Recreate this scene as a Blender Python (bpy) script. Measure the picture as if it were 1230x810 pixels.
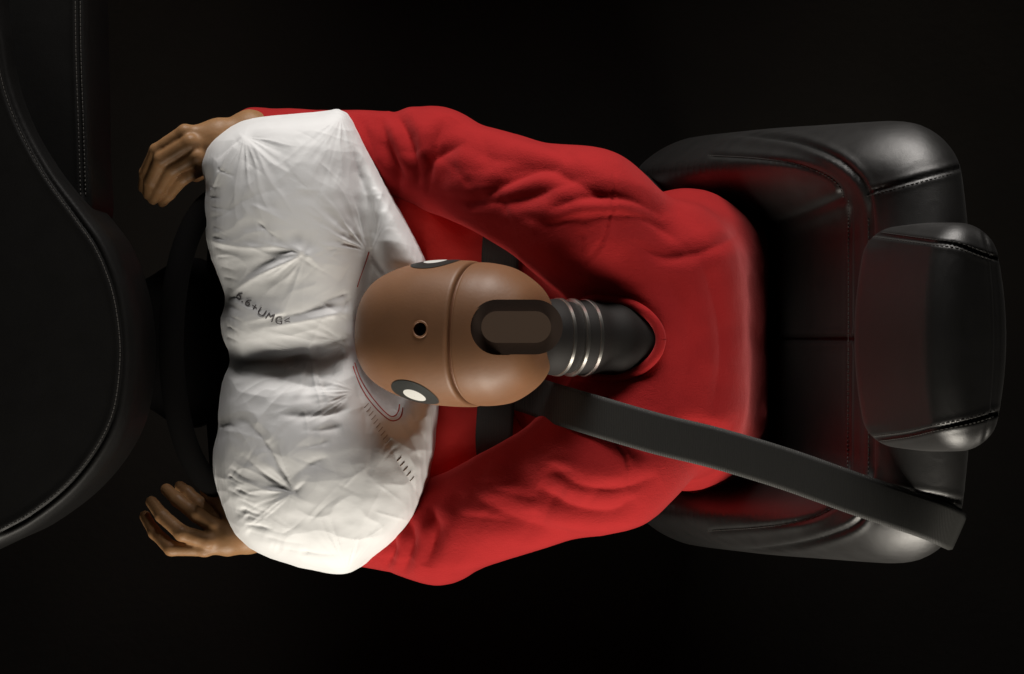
import bpy, bmesh, math, random
import numpy as np
from mathutils import Vector, Matrix, noise as mnoise

random.seed(7); np.random.seed(7)
S = bpy.context.scene
C = S.collection
for o in list(bpy.data.objects):
    bpy.data.objects.remove(o)

# ------------------------------------------------------------------ camera, world, lights, exposure
CAM_H = 3.1            # camera height above the studio floor, looking straight down
LENS = 67.7
MPP = 36.0 / LENS / 1230.0      # metres per photograph pixel, per metre of distance
CX, CY = 615.0, 405.0
cam = bpy.data.objects.new('camera', bpy.data.cameras.new('camera')); C.objects.link(cam)
cam.location = (0, 0, CAM_H); cam.rotation_euler = (0, 0, 0)
cam.data.lens = LENS; cam.data.sensor_width = 36; cam.data.clip_start = 0.05; cam.data.clip_end = 100
S.camera = cam

w = bpy.data.worlds.new('World'); S.world = w; w.use_nodes = True
w.node_tree.nodes['Background'].inputs[0].default_value = (0.9, 0.8, 0.7, 1)
w.node_tree.nodes['Background'].inputs[1].default_value = 0.002

def area(name, loc, target, sx, sy, power, col, spread=180):
    l = bpy.data.lights.new(name, 'AREA'); l.shape = 'RECTANGLE'; l.size = sx; l.size_y = sy
    l.energy = power; l.color = col; l.spread = math.radians(spread)
    o = bpy.data.objects.new(name, l); C.objects.link(o); o.location = loc
    o.rotation_euler = (Vector(target) - Vector(loc)).to_track_quat('-Z', 'Y').to_euler()
    return o
area('softbox_near_side', (0.20, -1.75, 1.22), (0.10, 0.0, 0.90), 1.9, 0.42, 9.8, (1.0, 0.93, 0.82), 62)
area('softbox_far_side', (0.06, 1.75, 1.24), (0.02, 0.0, 0.88), 1.4, 0.40, 7.0, (1.0, 0.95, 0.90), 70)

S.view_settings.view_transform = 'Standard'
S.view_settings.look = 'None'
S.view_settings.exposure = 0.0
S.view_settings.gamma = 1.0
S.cycles.use_denoising = True
S.cycles.max_bounces = 6

# ------------------------------------------------------------------ helpers
def P(x, y, z):
    k = MPP * (CAM_H - z)
    return Vector(((x - CX) * k, -(y - CY) * k, z))

def Pn(x, y, z):
    k = MPP * (CAM_H - z)
    return np.stack([(x - CX) * k, -(y - CY) * k, z + 0 * x], -1)

def proj(v):
    k = MPP * (CAM_H - v[:, 2])
    return v[:, 0] / k + CX, CY - v[:, 1] / k

def link(name, me, mat=None, parent=None):
    o = bpy.data.objects.new(name, me); C.objects.link(o)
    if mat:
        for m in (mat if isinstance(mat, (list, tuple)) else [mat]):
            me.materials.append(m)
    if parent:
        o.parent = parent
        o.matrix_parent_inverse = Matrix.Identity(4)
        o.location = -(parent.matrix_world.translation if parent.parent is None else Vector((0, 0, 0)))
        # parts are modelled in world space, their things sit at their base without rotation
        if parent.parent is not None or parent.type == 'MESH':
            o.location = (0, 0, 0)
    return o

def mesh_np(name, V, F, smooth=True):
    """V (n,3), F (m,k) numpy arrays with constant k, or list of tuples"""
    me = bpy.data.meshes.new(name)
    V = np.asarray(V, dtype=np.float32)
    if isinstance(F, np.ndarray):
        m, k = F.shape
        me.vertices.add(len(V)); me.vertices.foreach_set('co', V.ravel())
        me.loops.add(m * k); me.loops.foreach_set('vertex_index', F.astype(np.int32).ravel())
        me.polygons.add(m)
        me.polygons.foreach_set('loop_start', np.arange(0, m * k, k, dtype=np.int32))
        me.update(calc_edges=True); me.validate()
    else:
        me.from_pydata([tuple(map(float, v)) for v in V], [], F); me.update()
    if smooth:
        me.polygons.foreach_set('use_smooth', np.ones(len(me.polygons), dtype=bool))
    return me

def thing(name, label, cat, loc, group=None):
    o = bpy.data.objects.new(name, None); C.objects.link(o)
    o.location = loc; o.empty_display_size = 0.1
    o['label'] = label; o['category'] = cat
    if group: o['group'] = group
    bpy.context.view_layer.update()
    return o

def seg_dist(x, y, pts):
    """distance, arclength fraction and signed side of points to a pixel polyline"""
    pts = np.asarray(pts, float)
    L = np.r_[0, np.cumsum(np.hypot(*np.diff(pts, axis=0).T))]
    best = np.full(x.shape, 1e9); tt = np.zeros(x.shape); sd = np.zeros(x.shape)
    for i in range(len(pts) - 1):
        a, b = pts[i], pts[i + 1]; d = b - a; n2 = (d * d).sum() + 1e-12
        s = np.clip(((x - a[0]) * d[0] + (y - a[1]) * d[1]) / n2, 0, 1)
        ex, ey = x - a[0] - s * d[0], y - a[1] - s * d[1]
        q = np.hypot(ex, ey); m = q < best
        best = np.where(m, q, best)
        tt = np.where(m, (L[i] + s * (L[i + 1] - L[i])) / L[-1], tt)
        sd = np.where(m, np.sign(d[0] * ey - d[1] * ex), sd)
    return best, tt, sd

def smooth_line(pts, n=8, closed=False):
    p = [np.array(q, float) for q in pts]; N = len(p); out = []
    rng = range(N if closed else N - 1)
    for i in rng:
        g = (lambda k: p[k % N]) if closed else (lambda k: p[min(max(k, 0), N - 1)])
        a, b, c, d = g(i - 1), g(i), g(i + 1), g(i + 2)
        for j in range(n):
            t = j / n
            out.append(0.5 * ((2 * b) + (-a + c) * t + (2 * a - 5 * b + 4 * c - d) * t * t + (-a + 3 * b - 3 * c + d) * t ** 3))
    if not closed: out.append(p[-1])
    return np.array(out)

def inside(x, y, poly):
    poly = np.asarray(poly); c = np.zeros(x.shape, bool); n = len(poly); j = n - 1
    for i in range(n):
        xi, yi = poly[i]; xj, yj = poly[j]
        if yi != yj:
            c ^= ((yi > y) != (yj > y)) & (x < (xj - xi) * (y - yi) / (yj - yi) + xi)
        j = i
    return c

def poly_sd(x, y, poly):
    """signed distance, positive inside"""
    d = seg_dist(x, y, np.vstack([poly, poly[:1]]))[0]
    return np.where(inside(x, y, poly), d, -d)

def vnormals(V, F):
    n = np.cross(V[F[:, 2]] - V[F[:, 0]], V[F[:, 3]] - V[F[:, 1]])
    N = np.zeros_like(V)
    for k in range(4):
        for a in range(3):
            N[:, a] += np.bincount(F[:, k], n[:, a], len(V))
    return N / (np.linalg.norm(N, axis=1, keepdims=True) + 1e-12)

def fnoise(V, scale, seed=0.0, octs=2):
    s = Vector((seed * 13.1, seed * 7.7, seed * 3.3))
    out = np.empty(len(V))
    for i, v in enumerate(np.asarray(V, float) * scale):
        out[i] = mnoise.noise(Vector(v) + s)
    if octs > 1: out += 0.5 * fnoise(V, scale * 2.1, seed + 5, octs - 1)
    return out

def surface_nets(f, lo, hi, h):
    lo = np.array(lo, float); hi = np.array(hi, float)
    n = np.ceil((hi - lo) / h).astype(int) + 1
    ax = [lo[i] + h * np.arange(n[i]) for i in range(3)]
    X, Y, Z = np.meshgrid(*ax, indexing='ij')
    D = f(X, Y, Z)
    sgn = D < 0
    cn = n - 1
    acc = np.zeros(tuple(cn) + (3,)); cnt = np.zeros(tuple(cn))
    cor = [(i, j, k) for i in (0, 1) for j in (0, 1) for k in (0, 1)]
    sl = lambda c: tuple(slice(c[a], c[a] + cn[a]) for a in range(3))
    for c in cor:
        for a in range(3):
            if c[a] == 0:
                e = list(c); e[a] = 1; e = tuple(e)
                d0, d1 = D[sl(c)], D[sl(e)]
                m = sgn[sl(c)] != sgn[sl(e)]
                t = np.where(m, d0 / np.where(m, d0 - d1, 1), 0)
                for q in range(3):
                    acc[..., q] += np.where(m, c[q] + (t if q == a else 0), 0)
                cnt += m
    act = cnt > 0
    idx = np.full(act.shape, -1); idx[act] = np.arange(act.sum())
    ii = np.argwhere(act)
    V = lo + h * (ii + acc[act] / cnt[act][:, None])
    quads = []
    for a in range(3):
        b, c = (a + 1) % 3, (a + 2) % 3
        s0 = [slice(None)] * 3; s1 = [slice(None)] * 3
        s0[a] = slice(0, n[a] - 1); s1[a] = slice(1, n[a])
        ch = sgn[tuple(s0)] != sgn[tuple(s1)]
        p = np.argwhere(ch)
        ok = (p[:, b] > 0) & (p[:, c] > 0) & (p[:, b] < n[b] - 1) & (p[:, c] < n[c] - 1)
        p = p[ok]
        neg = sgn[tuple(p.T)]
        def at(db, dc):
            q = p.copy(); q[:, b] -= db; q[:, c] -= dc
            return idx[tuple(q.T)]
        q = np.stack([at(1, 1), at(0, 1), at(0, 0), at(1, 0)], 1)
        q[~neg] = q[~neg][:, ::-1]
        quads.append(q)
    F = np.vstack(quads)
    return V, F

def relax(V, F, it=3, lam=0.5):
    E = np.vstack([F[:, [0, 1]], F[:, [1, 2]], F[:, [2, 3]], F[:, [3, 0]]])
    E = np.vstack([E, E[:, ::-1]])
    deg = np.bincount(E[:, 0], minlength=len(V)).astype(float)
    for k in range(it):
        for l in (lam, -lam * 1.04):
            A = np.stack([np.bincount(E[:, 0], V[E[:, 1], a], len(V)) for a in range(3)], 1) / deg[:, None]
            V = V + l * (A - V)
    return V

def subdiv(V, F):
    """linear quad subdivision (x4 faces)"""
    n = len(V)
    E = np.sort(np.vstack([F[:, [0, 1]], F[:, [1, 2]], F[:, [2, 3]], F[:, [3, 0]]]), 1)
    u, inv = np.unique(E[:, 0].astype(np.int64) * n + E[:, 1], return_inverse=True)
    a, b = u // n, u % n
    em = 0.5 * (V[a] + V[b]); fm = V[F].mean(1)
    m = len(F); e = inv.reshape(4, m).T + n; c = np.arange(m) + n + len(u)
    V2 = np.vstack([V, em, fm])
    F2 = np.vstack([np.stack([F[:, i], e[:, i], c, e[:, (i - 1) % 4]], 1) for i in range(4)])
    return V2, F2

def smin(a, b, k):
    h = np.clip(0.5 + 0.5 * (b - a) / k, 0, 1)
    return b + (a - b) * h - k * h * (1 - h)

def smax(a, b, k):
    return -smin(-a, -b, k)

def cone(X, Y, Z, a, b, ra, rb):
    a = np.array(a, float); d = np.array(b, float) - a
    t = np.clip(((X - a[0]) * d[0] + (Y - a[1]) * d[1] + (Z - a[2]) * d[2]) / (d @ d + 1e-12), 0, 1)
    return np.sqrt((X - a[0] - t * d[0]) ** 2 + (Y - a[1] - t * d[1]) ** 2 + (Z - a[2] - t * d[2]) ** 2) - (ra + (rb - ra) * t)

def ellip(X, Y, Z, c, r):
    q = np.sqrt(((X - c[0]) / r[0]) ** 2 + ((Y - c[1]) / r[1]) ** 2 + ((Z - c[2]) / r[2]) ** 2)
    return (q - 1) * min(r)

def rbox(X, Y, Z, c, hs, r, M=None):
    x, y, z = X - c[0], Y - c[1], Z - c[2]
    if M is not None:
        x, y, z = (M[0][0] * x + M[1][0] * y + M[2][0] * z, M[0][1] * x + M[1][1] * y + M[2][1] * z,
                   M[0][2] * x + M[1][2] * y + M[2][2] * z)
    qx, qy, qz = abs(x) - hs[0] + r, abs(y) - hs[1] + r, abs(z) - hs[2] + r
    return np.sqrt(np.maximum(qx, 0) ** 2 + np.maximum(qy, 0) ** 2 + np.maximum(qz, 0) ** 2) + \
        np.minimum(np.maximum(qx, np.maximum(qy, qz)), 0) - r

def tube_np(pts, rad, n=8, caps=True):
    pts = np.asarray(pts, float); m = len(pts)
    rad = np.full(m, rad) if np.isscalar(rad) else np.asarray(rad)
    T = np.gradient(pts, axis=0); T /= np.linalg.norm(T, axis=1, keepdims=True) + 1e-12
    up = np.array([0, 0, 1.0])
    V = []
    for i in range(m):
        a = np.cross(T[i], up)
        if np.linalg.norm(a) < 1e-3: a = np.cross(T[i], [0, 1, 0])
        a /= np.linalg.norm(a); b = np.cross(a, T[i])
        for j in range(n):
            g = 2 * math.pi * j / n
            V.append(pts[i] + rad[i] * (a * math.cos(g) + b * math.sin(g)))
    F = [(i * n + j, i * n + (j + 1) % n, (i + 1) * n + (j + 1) % n, (i + 1) * n + j) for i in range(m - 1) for j in range(n)]
    if caps:
        F += [tuple(range(n))[::-1], tuple((m - 1) * n + j for j in range(n))]
    return np.array(V), F

class Join:
    def __init__(s): s.V = []; s.F = []
    def add(s, V, F):
        k = len(s.V); s.V += [tuple(v) for v in V]; s.F += [tuple(int(i) + k for i in f) for f in F]; return s
    def mesh(s, name, smooth=True):
        return mesh_np(name, np.array(s.V), s.F, smooth)

# ------------------------------------------------------------------ materials
def mat(name, col, rough=0.5, spec=0.5, metal=0.0, var=0.0, vscale=20, bumps=(), sheen=0.0, coat=0.0, sss=0.0, rvar=0.0):
    m = bpy.data.materials.new(name); m.use_nodes = True
    nt = m.node_tree; b = nt.nodes['Principled BSDF']
    b.inputs['Base Color'].default_value = (*col, 1); b.inputs['Roughness'].default_value = rough
    b.inputs['Specular IOR Level'].default_value = spec; b.inputs['Metallic'].default_value = metal
    b.inputs['Sheen Weight'].default_value = sheen; b.inputs['Coat Weight'].default_value = coat
    if sheen:
        b.inputs['Sheen Roughness'].default_value = 0.4
        b.inputs['Sheen Tint'].default_value = (*[min(1, c * 1.5 + 0.15) for c in col], 1)
    if sss:
        b.inputs['Subsurface Weight'].default_value = sss; b.inputs['Subsurface Radius'].default_value = (0.006, 0.003, 0.002)
        b.inputs['Subsurface Scale'].default_value = 0.6
    tc = nt.nodes.new('ShaderNodeTexCoord')
    if var:
        nz = nt.nodes.new('ShaderNodeTexNoise'); nz.inputs['Scale'].default_value = vscale; nz.inputs['Detail'].default_value = 6
        nt.links.new(tc.outputs['Object'], nz.inputs['Vector'])
        mx = nt.nodes.new('ShaderNodeMix'); mx.data_type = 'RGBA'
        mx.inputs['A'].default_value = (*[c * (1 - var) for c in col], 1)
        mx.inputs['B'].default_value = (*[min(1, c * (1 + var)) for c in col], 1)
        nt.links.new(nz.outputs['Fac'], mx.inputs['Factor']); nt.links.new(mx.outputs['Result'], b.inputs['Base Color'])
    if rvar:
        nz = nt.nodes.new('ShaderNodeTexNoise'); nz.inputs['Scale'].default_value = 35; nz.inputs['Detail'].default_value = 5
        nt.links.new(tc.outputs['Object'], nz.inputs['Vector'])
        mr = nt.nodes.new('ShaderNodeMapRange'); mr.inputs['To Min'].default_value = rough - rvar; mr.inputs['To Max'].default_value = rough + rvar
        nt.links.new(nz.outputs['Fac'], mr.inputs['Value']); nt.links.new(mr.outputs['Result'], b.inputs['Roughness'])
    prev = None
    for kind, scale, dist, stren in bumps:
        if kind == 'voronoi':
            t = nt.nodes.new('ShaderNodeTexVoronoi'); t.feature = 'DISTANCE_TO_EDGE'; out = 'Distance'
        elif kind == 'wave':
            t = nt.nodes.new('ShaderNodeTexWave'); t.inputs['Distortion'].default_value = 0.4; out = 'Fac'
        else:
            t = nt.nodes.new('ShaderNodeTexNoise'); t.inputs['Detail'].default_value = 5; out = 'Fac'
        t.inputs['Scale'].default_value = scale
        nt.links.new(tc.outputs['Object'], t.inputs['Vector'])
        bp = nt.nodes.new('ShaderNodeBump'); bp.inputs['Distance'].default_value = dist; bp.inputs['Strength'].default_value = stren
        nt.links.new(t.outputs[out], bp.inputs['Height'])
        if prev: nt.links.new(prev.outputs['Normal'], bp.inputs['Normal'])
        prev = bp
    if prev: nt.links.new(prev.outputs['Normal'], b.inputs['Normal'])
    return m

M_floor = mat('dark_floor', (0.011, 0.0092, 0.0075), 0.9, 0.2, var=0.3, vscale=6, bumps=[('noise', 60, 0.002, 0.5)])
M_leather = mat('black_leather', (0.0085, 0.008, 0.0075), 0.46, 0.9, var=0.15, vscale=30, bumps=[('voronoi', 650, 0.0005, 0.35), ('noise', 60, 0.001, 0.25)], rvar=0.06, sheen=0.12)
M_dash = mat('black_dashboard_leather', (0.0045, 0.0042, 0.004), 0.52, 0.25, var=0.15, vscale=30, bumps=[('voronoi', 650, 0.0005, 0.35), ('noise', 60, 0.001, 0.2)], rvar=0.05)
M_thread = mat('dark_thread', (0.055, 0.052, 0.048), 0.7, 0.3)
M_plastic = mat('dark_plastic', (0.012, 0.011, 0.011), 0.5, 0.4, bumps=[('noise', 500, 0.0004, 0.3)])
M_bag = mat('white_airbag_fabric', (0.79, 0.795, 0.80), 0.62, 0.25, var=0.03, vscale=14,
            bumps=[('noise', 70, 0.003, 0.12), ('noise', 900, 0.0004, 0.2)], sheen=0.05)
M_wheel = mat('dull_black_plastic', (0.0025, 0.0023, 0.0023), 0.95, 0.03, bumps=[('noise', 500, 0.0004, 0.3)])
M_redthread = mat('red_seam_thread', (0.42, 0.05, 0.04), 0.7, 0.2)
M_ink = mat('black_print_ink', (0.10, 0.09, 0.095), 0.7, 0.2)
M_skin = mat('tan_vinyl_skin', (0.205, 0.098, 0.047), 0.5, 0.45, var=0.22, vscale=16, bumps=[('noise', 260, 0.0006, 0.22)], sss=0.12, rvar=0.08)
M_hand = mat('tan_hand_vinyl', (0.32, 0.17, 0.075), 0.5, 0.35, var=0.12, vscale=30, bumps=[('noise', 300, 0.0006, 0.25)], sss=0.12, rvar=0.08)
M_groove = mat('brown_vinyl_edge', (0.16, 0.065, 0.03), 0.5, 0.4)
M_black = mat('black_target_paint', (0.018, 0.02, 0.018), 0.5, 0.4)
M_white = mat('white_target_paint', (0.62, 0.62, 0.59), 0.55, 0.3)
M_rubber = mat('black_rubber', (0.014, 0.012, 0.011), 0.68, 0.25, bumps=[('noise', 300, 0.0004, 0.3)])
M_alu = mat('brushed_aluminium', (0.62, 0.60, 0.56), 0.30, 0.5, 1.0, bumps=[('noise', 400, 0.0003, 0.2)])
M_red = mat('red_cotton', (0.38, 0.017, 0.018), 0.85, 0.12, var=0.10, vscale=40,
            bumps=[('noise', 60, 0.005, 0.15), ('noise', 320, 0.0015, 0.3), ('noise', 900, 0.001, 0.6)], sheen=0.7)
M_redtr = mat('red_trouser_cotton', (0.72, 0.045, 0.04), 0.85, 0.15, var=0.08, vscale=40,
              bumps=[('noise', 40, 0.006, 0.25), ('noise', 700, 0.0006, 0.4)], sheen=0.3)
M_belt = mat('grey_belt_webbing', (0.030, 0.030, 0.028), 0.6, 0.35, bumps=[('wave', 160, 0.0006, 0.5), ('noise', 500, 0.0003, 0.3)])

# ------------------------------------------------------------------ setting: the dark studio floor
gm = mesh_np('floor', np.array([(-8, -8, 0), (8, -8, 0), (8, 8, 0), (-8, 8, 0)]), [(0, 1, 2, 3)], False)
fl = link('floor', gm, M_floor); fl['kind'] = 'structure'; fl['label'] = 'dark studio floor far below the seat'

# stitches along a pixel line over a known surface
def stitches(px_pts, zfun, parent, name='stitching', off=0.0006, pitch=0.0052, length=0.0036, r=0.0006, side=0.0):
    line = smooth_line(px_pts, 10)
    W = []
    for i, (x, y) in enumerate(line):
        if side:
            a = line[max(i - 1, 0)]; b = line[min(i + 1, len(line) - 1)]
            d = (b - a) / (np.hypot(*(b - a)) + 1e-9)
            x, y = x - d[1] * side, y + d[0] * side
        z = zfun(x, y)
        if z is None: continue
        W.append(P(x, y, z + off))
    if len(W) < 3: return None
    W = np.array(W); L = np.r_[0, np.cumsum(np.linalg.norm(np.diff(W, axis=0), axis=1))]
    J = Join(); s = 0
    while s + length < L[-1]:
        q = [np.array([np.interp(s + length * t, L, W[:, k]) for k in range(3)]) for t in (0, 0.5, 1)]
        q[0][2] -= r * 1.2; q[2][2] -= r * 1.2
        J.add(*tube_np(q, r, 5)); s += pitch
    o = link(name, J.mesh(name), M_thread, parent); o['kind'] = 'stuff'
    return o

from mathutils.bvhtree import BVHTree
def zcaster(V, F):
    t = BVHTree.FromPolygons([tuple(v) for v in V], [tuple(int(i) for i in f) for f in F])
    cpos = Vector((0, 0, CAM_H))
    def g(x, y):
        d = P(x, y, 0.0) - cpos; d.normalize()
        h = t.ray_cast(cpos, d)
        return None if h[0] is None else h[0].z
    return g

def engrave(V, F, lines, facing=0.05, shift=None):
    """press seams (pixel polylines) into the camera-facing side of a mesh"""
    N = vnormals(V, F); x, y = proj(V)
    view = np.array([0, 0, CAM_H]) - V; view /= np.linalg.norm(view, axis=1, keepdims=True)
    fc = np.clip(((N * view).sum(1) - facing) / 0.15, 0, 1)
    disp = np.zeros(len(V))
    for pts, depth, width in lines:
        ln = smooth_line(pts, 8)
        d, t, s = seg_dist(x, y, ln)
        end = np.clip(np.minimum(t, 1 - t) * 30, 0, 1)
        disp -= end * depth * (np.exp(-(d / width) ** 2) - 0.35 * np.exp(-((d - 2.2 * width) / (1.5 * width)) ** 2))
    return V + N * (disp * fc)[:, None]

def split_parts(V, F, regions, default, parent, m):
    """regions: list of (name, polygon px, test) ; faces go to the first region that holds their centre"""
    c = V[F].mean(1); x, y = proj(c)
    n = vnormals(V, F); fn = n[F].mean(1)
    view = np.array([0, 0, CAM_H]) - c; view /= np.linalg.norm(view, axis=1, keepdims=True)
    vis = (fn * view).sum(1) > -0.05
    left = np.ones(len(F), bool); out = []
    me_all = None
    for name, poly in regions + [(default, None)]:
        sel = left & (vis & inside(x, y, poly) if poly is not None else True)
        left &= ~sel
        f = F[sel]
        if not len(f): continue
        u, inv = np.unique(f, return_inverse=True)
        me = mesh_np(name, V[u], inv.reshape(f.shape))
        me.normals_split_custom_set_from_vertices([tuple(q) for q in n[u]])
        out.append(link(name, me, m, parent))
    return out

# ------------------------------------------------------------------ car seat
seat = thing('car_seat', 'black leather bucket seat with stitched headrest behind the red dummy', 'car seat', P(905, 410, 0.0))
sy = P(0, 411, 0.8).y
TOPX = 0.452
def back_axis(z):          # x of the backrest front face at height z (reclined)
    return 0.300 + (z - 0.40) * 0.215
def f_back(X, Y, Z):
    y = Y - sy
    t = np.clip((Z - 0.40) / 0.60, 0, 1.3)
    hw = 0.255 + 0.072 * (0.9 - Z) - 0.030 * np.clip((Z - 0.84) / 0.16, 0, 1.5) ** 2
    xf = back_axis(Z)
    # slab
    core = rbox(X, y, Z, (0, 0, 0), (9, 9, 9), 0)
    u = np.abs(y) / hw
    bol = 0.125 * np.clip((u - 0.50) / 0.36, 0, 1) ** 2 * (3 - 2 * np.clip((u - 0.50) / 0.36, 0, 1))
    bol = bol * (1 - 0.92 * np.clip((Z - 0.60) / 0.34, 0, 1) ** 1.6)
    front = xf - bol + 0.012 * (y / 0.2) ** 2 * 0 - 0.008 * np.cos(np.clip(y / 0.15, -1, 1) * math.pi / 2)
    rear = xf + 0.100
    dx = np.maximum(front - X, X - rear)
    dy = np.abs(y) - hw
    top = 0.985 - 0.030 * (y / 0.2) ** 2
    dz = np.maximum(Z - top, 0.30 - Z)
    r = 0.055
    qx, qy, qz = dx + r, dy + r, dz + r
    d = np.sqrt(np.maximum(qx, 0) ** 2 + np.maximum(qy, 0) ** 2 + np.maximum(qz, 0) ** 2) + np.minimum(np.maximum(qx, np.maximum(qy, qz)), 0) - r
    ch = 0.046 * (1 - 0.45 * np.clip((Z - 0.72) / 0.22, 0, 1))
    return smax(d, (np.abs(y) - hw) * 0.78 + (front - X) * 0.62 + ch, 0.03)
V, F = surface_nets(f_back, (0.08, sy - 0.29, 0.27), (0.62, sy + 0.29, 1.03), 0.0058)
V = relax(V, F, 4); V, F = subdiv(V, F); V = relax(V, F, 2)
s_outer_t = [(760, 158), (840, 158), (905, 162), (960, 171), (1005, 190), (1034, 216), (1044, 240), (1047, 275)]
s_outer_b = [(760, 670), (880, 664), (950, 656), (1000, 643), (1030, 628), (1042, 605), (1047, 560)]
s_mid = [(1047, 262), (1048, 400), (1047, 575)]
s_inner_t = [(850, 187), (905, 190), (955, 197), (990, 210), (1008, 224), (1014, 240)]
s_inner_b = [(850, 638), (920, 633), (970, 624), (1000, 610), (1012, 596)]
s_fold_t = [(925, 272), (960, 260), (1000, 243), (1014, 236)]
s_fold_b = [(925, 560), (960, 570), (1000, 588), (1012, 596)]
s_cap_t = [(1040, 232), (1085, 220), (1130, 208), (1210, 186)]
s_cap_b = [(1038, 586), (1090, 591), (1140, 599), (1220, 616)]
s_cross = [(930, 407), (1000, 407), (1047, 407)]
s_vert = [(1022, 240), (1022, 400), (1021, 590)]
V = engrave(V, F, [(s_outer_t, 0.0040, 3.2), (s_outer_b, 0.0040, 3.2), (s_mid, 0.004, 3.2), (s_inner_t, 0.0025, 2.6), (s_inner_b, 0.0025, 2.6),
                   (s_fold_t, 0.004, 5), (s_fold_b, 0.004, 5), (s_cap_t, 0.0022, 2.6), (s_cap_b, 0.0022, 2.6), (s_cross, 0.003, 3), (s_vert, 0.0022, 2.4)])
zb = zcaster(V, F)
seat_bvh = BVHTree.FromPolygons([tuple(v) for v in V], [tuple(int(i) for i in f) for f in F])
pl = lambda *a: np.vstack([smooth_line(q, 8) if len(q) > 2 else np.array(q, float) for q in a])
ot, ob = s_outer_t, s_outer_b
backrest_regions = [
    ('side_bolster', pl([(640, 60), (640, 158)], ot[:7], [(1045, 231), (1085, 220), (1140, 204)], [(1240, 180), (1240, 60)])),
    ('side_bolster', pl([(640, 760), (640, 670)], ob[:6], [(1045, 588), (1090, 591), (1150, 600)], [(1240, 620), (1240, 760)])),
    ('top_panel', np.array([(1047, 150), (1240, 150), (1240, 700), (1047, 700)], float)),
    ('backrest_insert', pl([(700, 272), (925, 272)], s_fold_t, [(1022, 240), (1021, 590)], s_fold_b[::-1], [(700, 560)])),
    ('inner_bolster', np.array([(600, 100), (1047, 100), (1047, 407), (600, 407)], float)),
    ('inner_bolster', np.array([(600, 407), (1047, 407), (1047, 760), (600, 760)], float)),
]
split_parts(V, F, backrest_regions, 'backrest_shell', seat, M_leather)
stitches(s_inner_t, zb, seat); stitches(s_inner_b, zb, seat)
stitches(s_vert, zb, seat, side=3); stitches(s_mid, zb, seat, side=4); stitches(s_cap_b, zb, seat, side=4); stitches(s_cap_t, zb, seat, side=4)

# headrest: rounded box leaning back, stitched seams
def f_head(X, Y, Z):
    y = Y - P(0, 405, 1.0).y
    a = 0.42                                   # lean
    c0 = (0.452, 0, 1.01)
    x0, z0 = X - c0[0], Z - c0[2]
    xl = math.cos(a) * x0 - math.sin(a) * z0; zl = math.sin(a) * x0 + math.cos(a) * z0
    hw = 0.118 + 0.006 * np.cos(np.clip(zl / 0.09, -1.5, 1.5)) - 0.10 * np.clip(zl, 0, 1) ** 1.0 * 0.35
    dx = np.abs(xl + 0.0) - (0.050 - 0.05 * (y / 0.2) ** 2)
    dy = np.abs(y) - hw; dz = np.abs(zl) - 0.088 + 0.06 * np.abs(y) ** 2 + np.where(zl > 0, 0.22 * y ** 2, 0)
    r = 0.030
    qx, qy, qz = dx + r, dy + r, dz + r
    return np.sqrt(np.maximum(qx, 0) ** 2 + np.maximum(qy, 0) ** 2 + np.maximum(qz, 0) ** 2) + np.minimum(np.maximum(qx, np.maximum(qy, qz)), 0) - r
V, F = surface_nets(f_head, (0.30, -0.16, 0.88), (0.62, 0.16, 1.16), 0.0036)
V = relax(V, F, 4); V, F = subdiv(V, F); V = relax(V, F, 2)
h_t = [(1030, 281), (1052, 282), (1090, 287), (1120, 291), (1150, 295), (1182, 306), (1230, 322)]
h_b = [(1030, 529), (1052, 527), (1090, 522), (1120, 515), (1150, 509), (1180, 502), (1230, 484)]
h_r = [(1180, 270), (1190, 310), (1194, 350), (1196, 405), (1194, 460), (1190, 500), (1180, 540)]
V = engrave(V, F, [(h_t, 0.0020, 2.4), (h_b, 0.0020, 2.4), (h_r, 0.0018, 2.2)])
zh = zcaster(V, F)
hr = bpy.data.objects.new('headrest', None); C.objects.link(hr); hr.parent = seat
hr.location = seat.matrix_world.translation * -1
for yy in (-0.06, 0.06):
    link('headrest_post', mesh_np('headrest_post', *tube_np([(0.448, yy, 0.80), (0.452, yy, 0.90), (0.452, yy, 1.0)], 0.007, 12)), M_alu, hr)
split_parts(V, F, [('headrest_face', pl(h_t, [(1194, 405)], h_b[::-1], [(1030, 527), (1030, 282)])),
                   ('headrest_side', np.array([(1000, 200), (1240, 200), (1240, 330), (1190, 309), (1150, 295), (1090, 287), (1030, 282)], float)),
                   ('headrest_side', np.array([(1000, 600), (1240, 600), (1240, 480), (1190, 498), (1150, 509), (1090, 522), (1030, 527)], float))],
            'headrest_rear', hr, M_leather)
for q, sd in ((h_t, 3.2), (h_t, -3.2), (h_b, 3.2), (h_b, -3.2)):
    stitches(q, zh, hr, side=sd)

# seat cushion
def f_cush(X, Y, Z):
    y = Y - sy
    d = rbox(X, y, Z, (0.06, 0, 0.33), (0.30, 0.225, 0.085), 0.05)
    for s in (-1, 1):
        d = smin(d, cone(X, y, Z, (-0.16, s * 0.185, 0.37), (0.30, s * 0.185, 0.37), 0.045, 0.045), 0.04)
    return smin(d, rbox(X, y, Z, (0.08, 0, 0.16), (0.24, 0.20, 0.10), 0.03), 0.03)
V, F = surface_nets(f_cush, (-0.32, sy - 0.32, 0.02), (0.44, sy + 0.32, 0.50), 0.011)
link('cushion', mesh_np('cushion', relax(V, F, 3), F), M_leather, seat)

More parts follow.
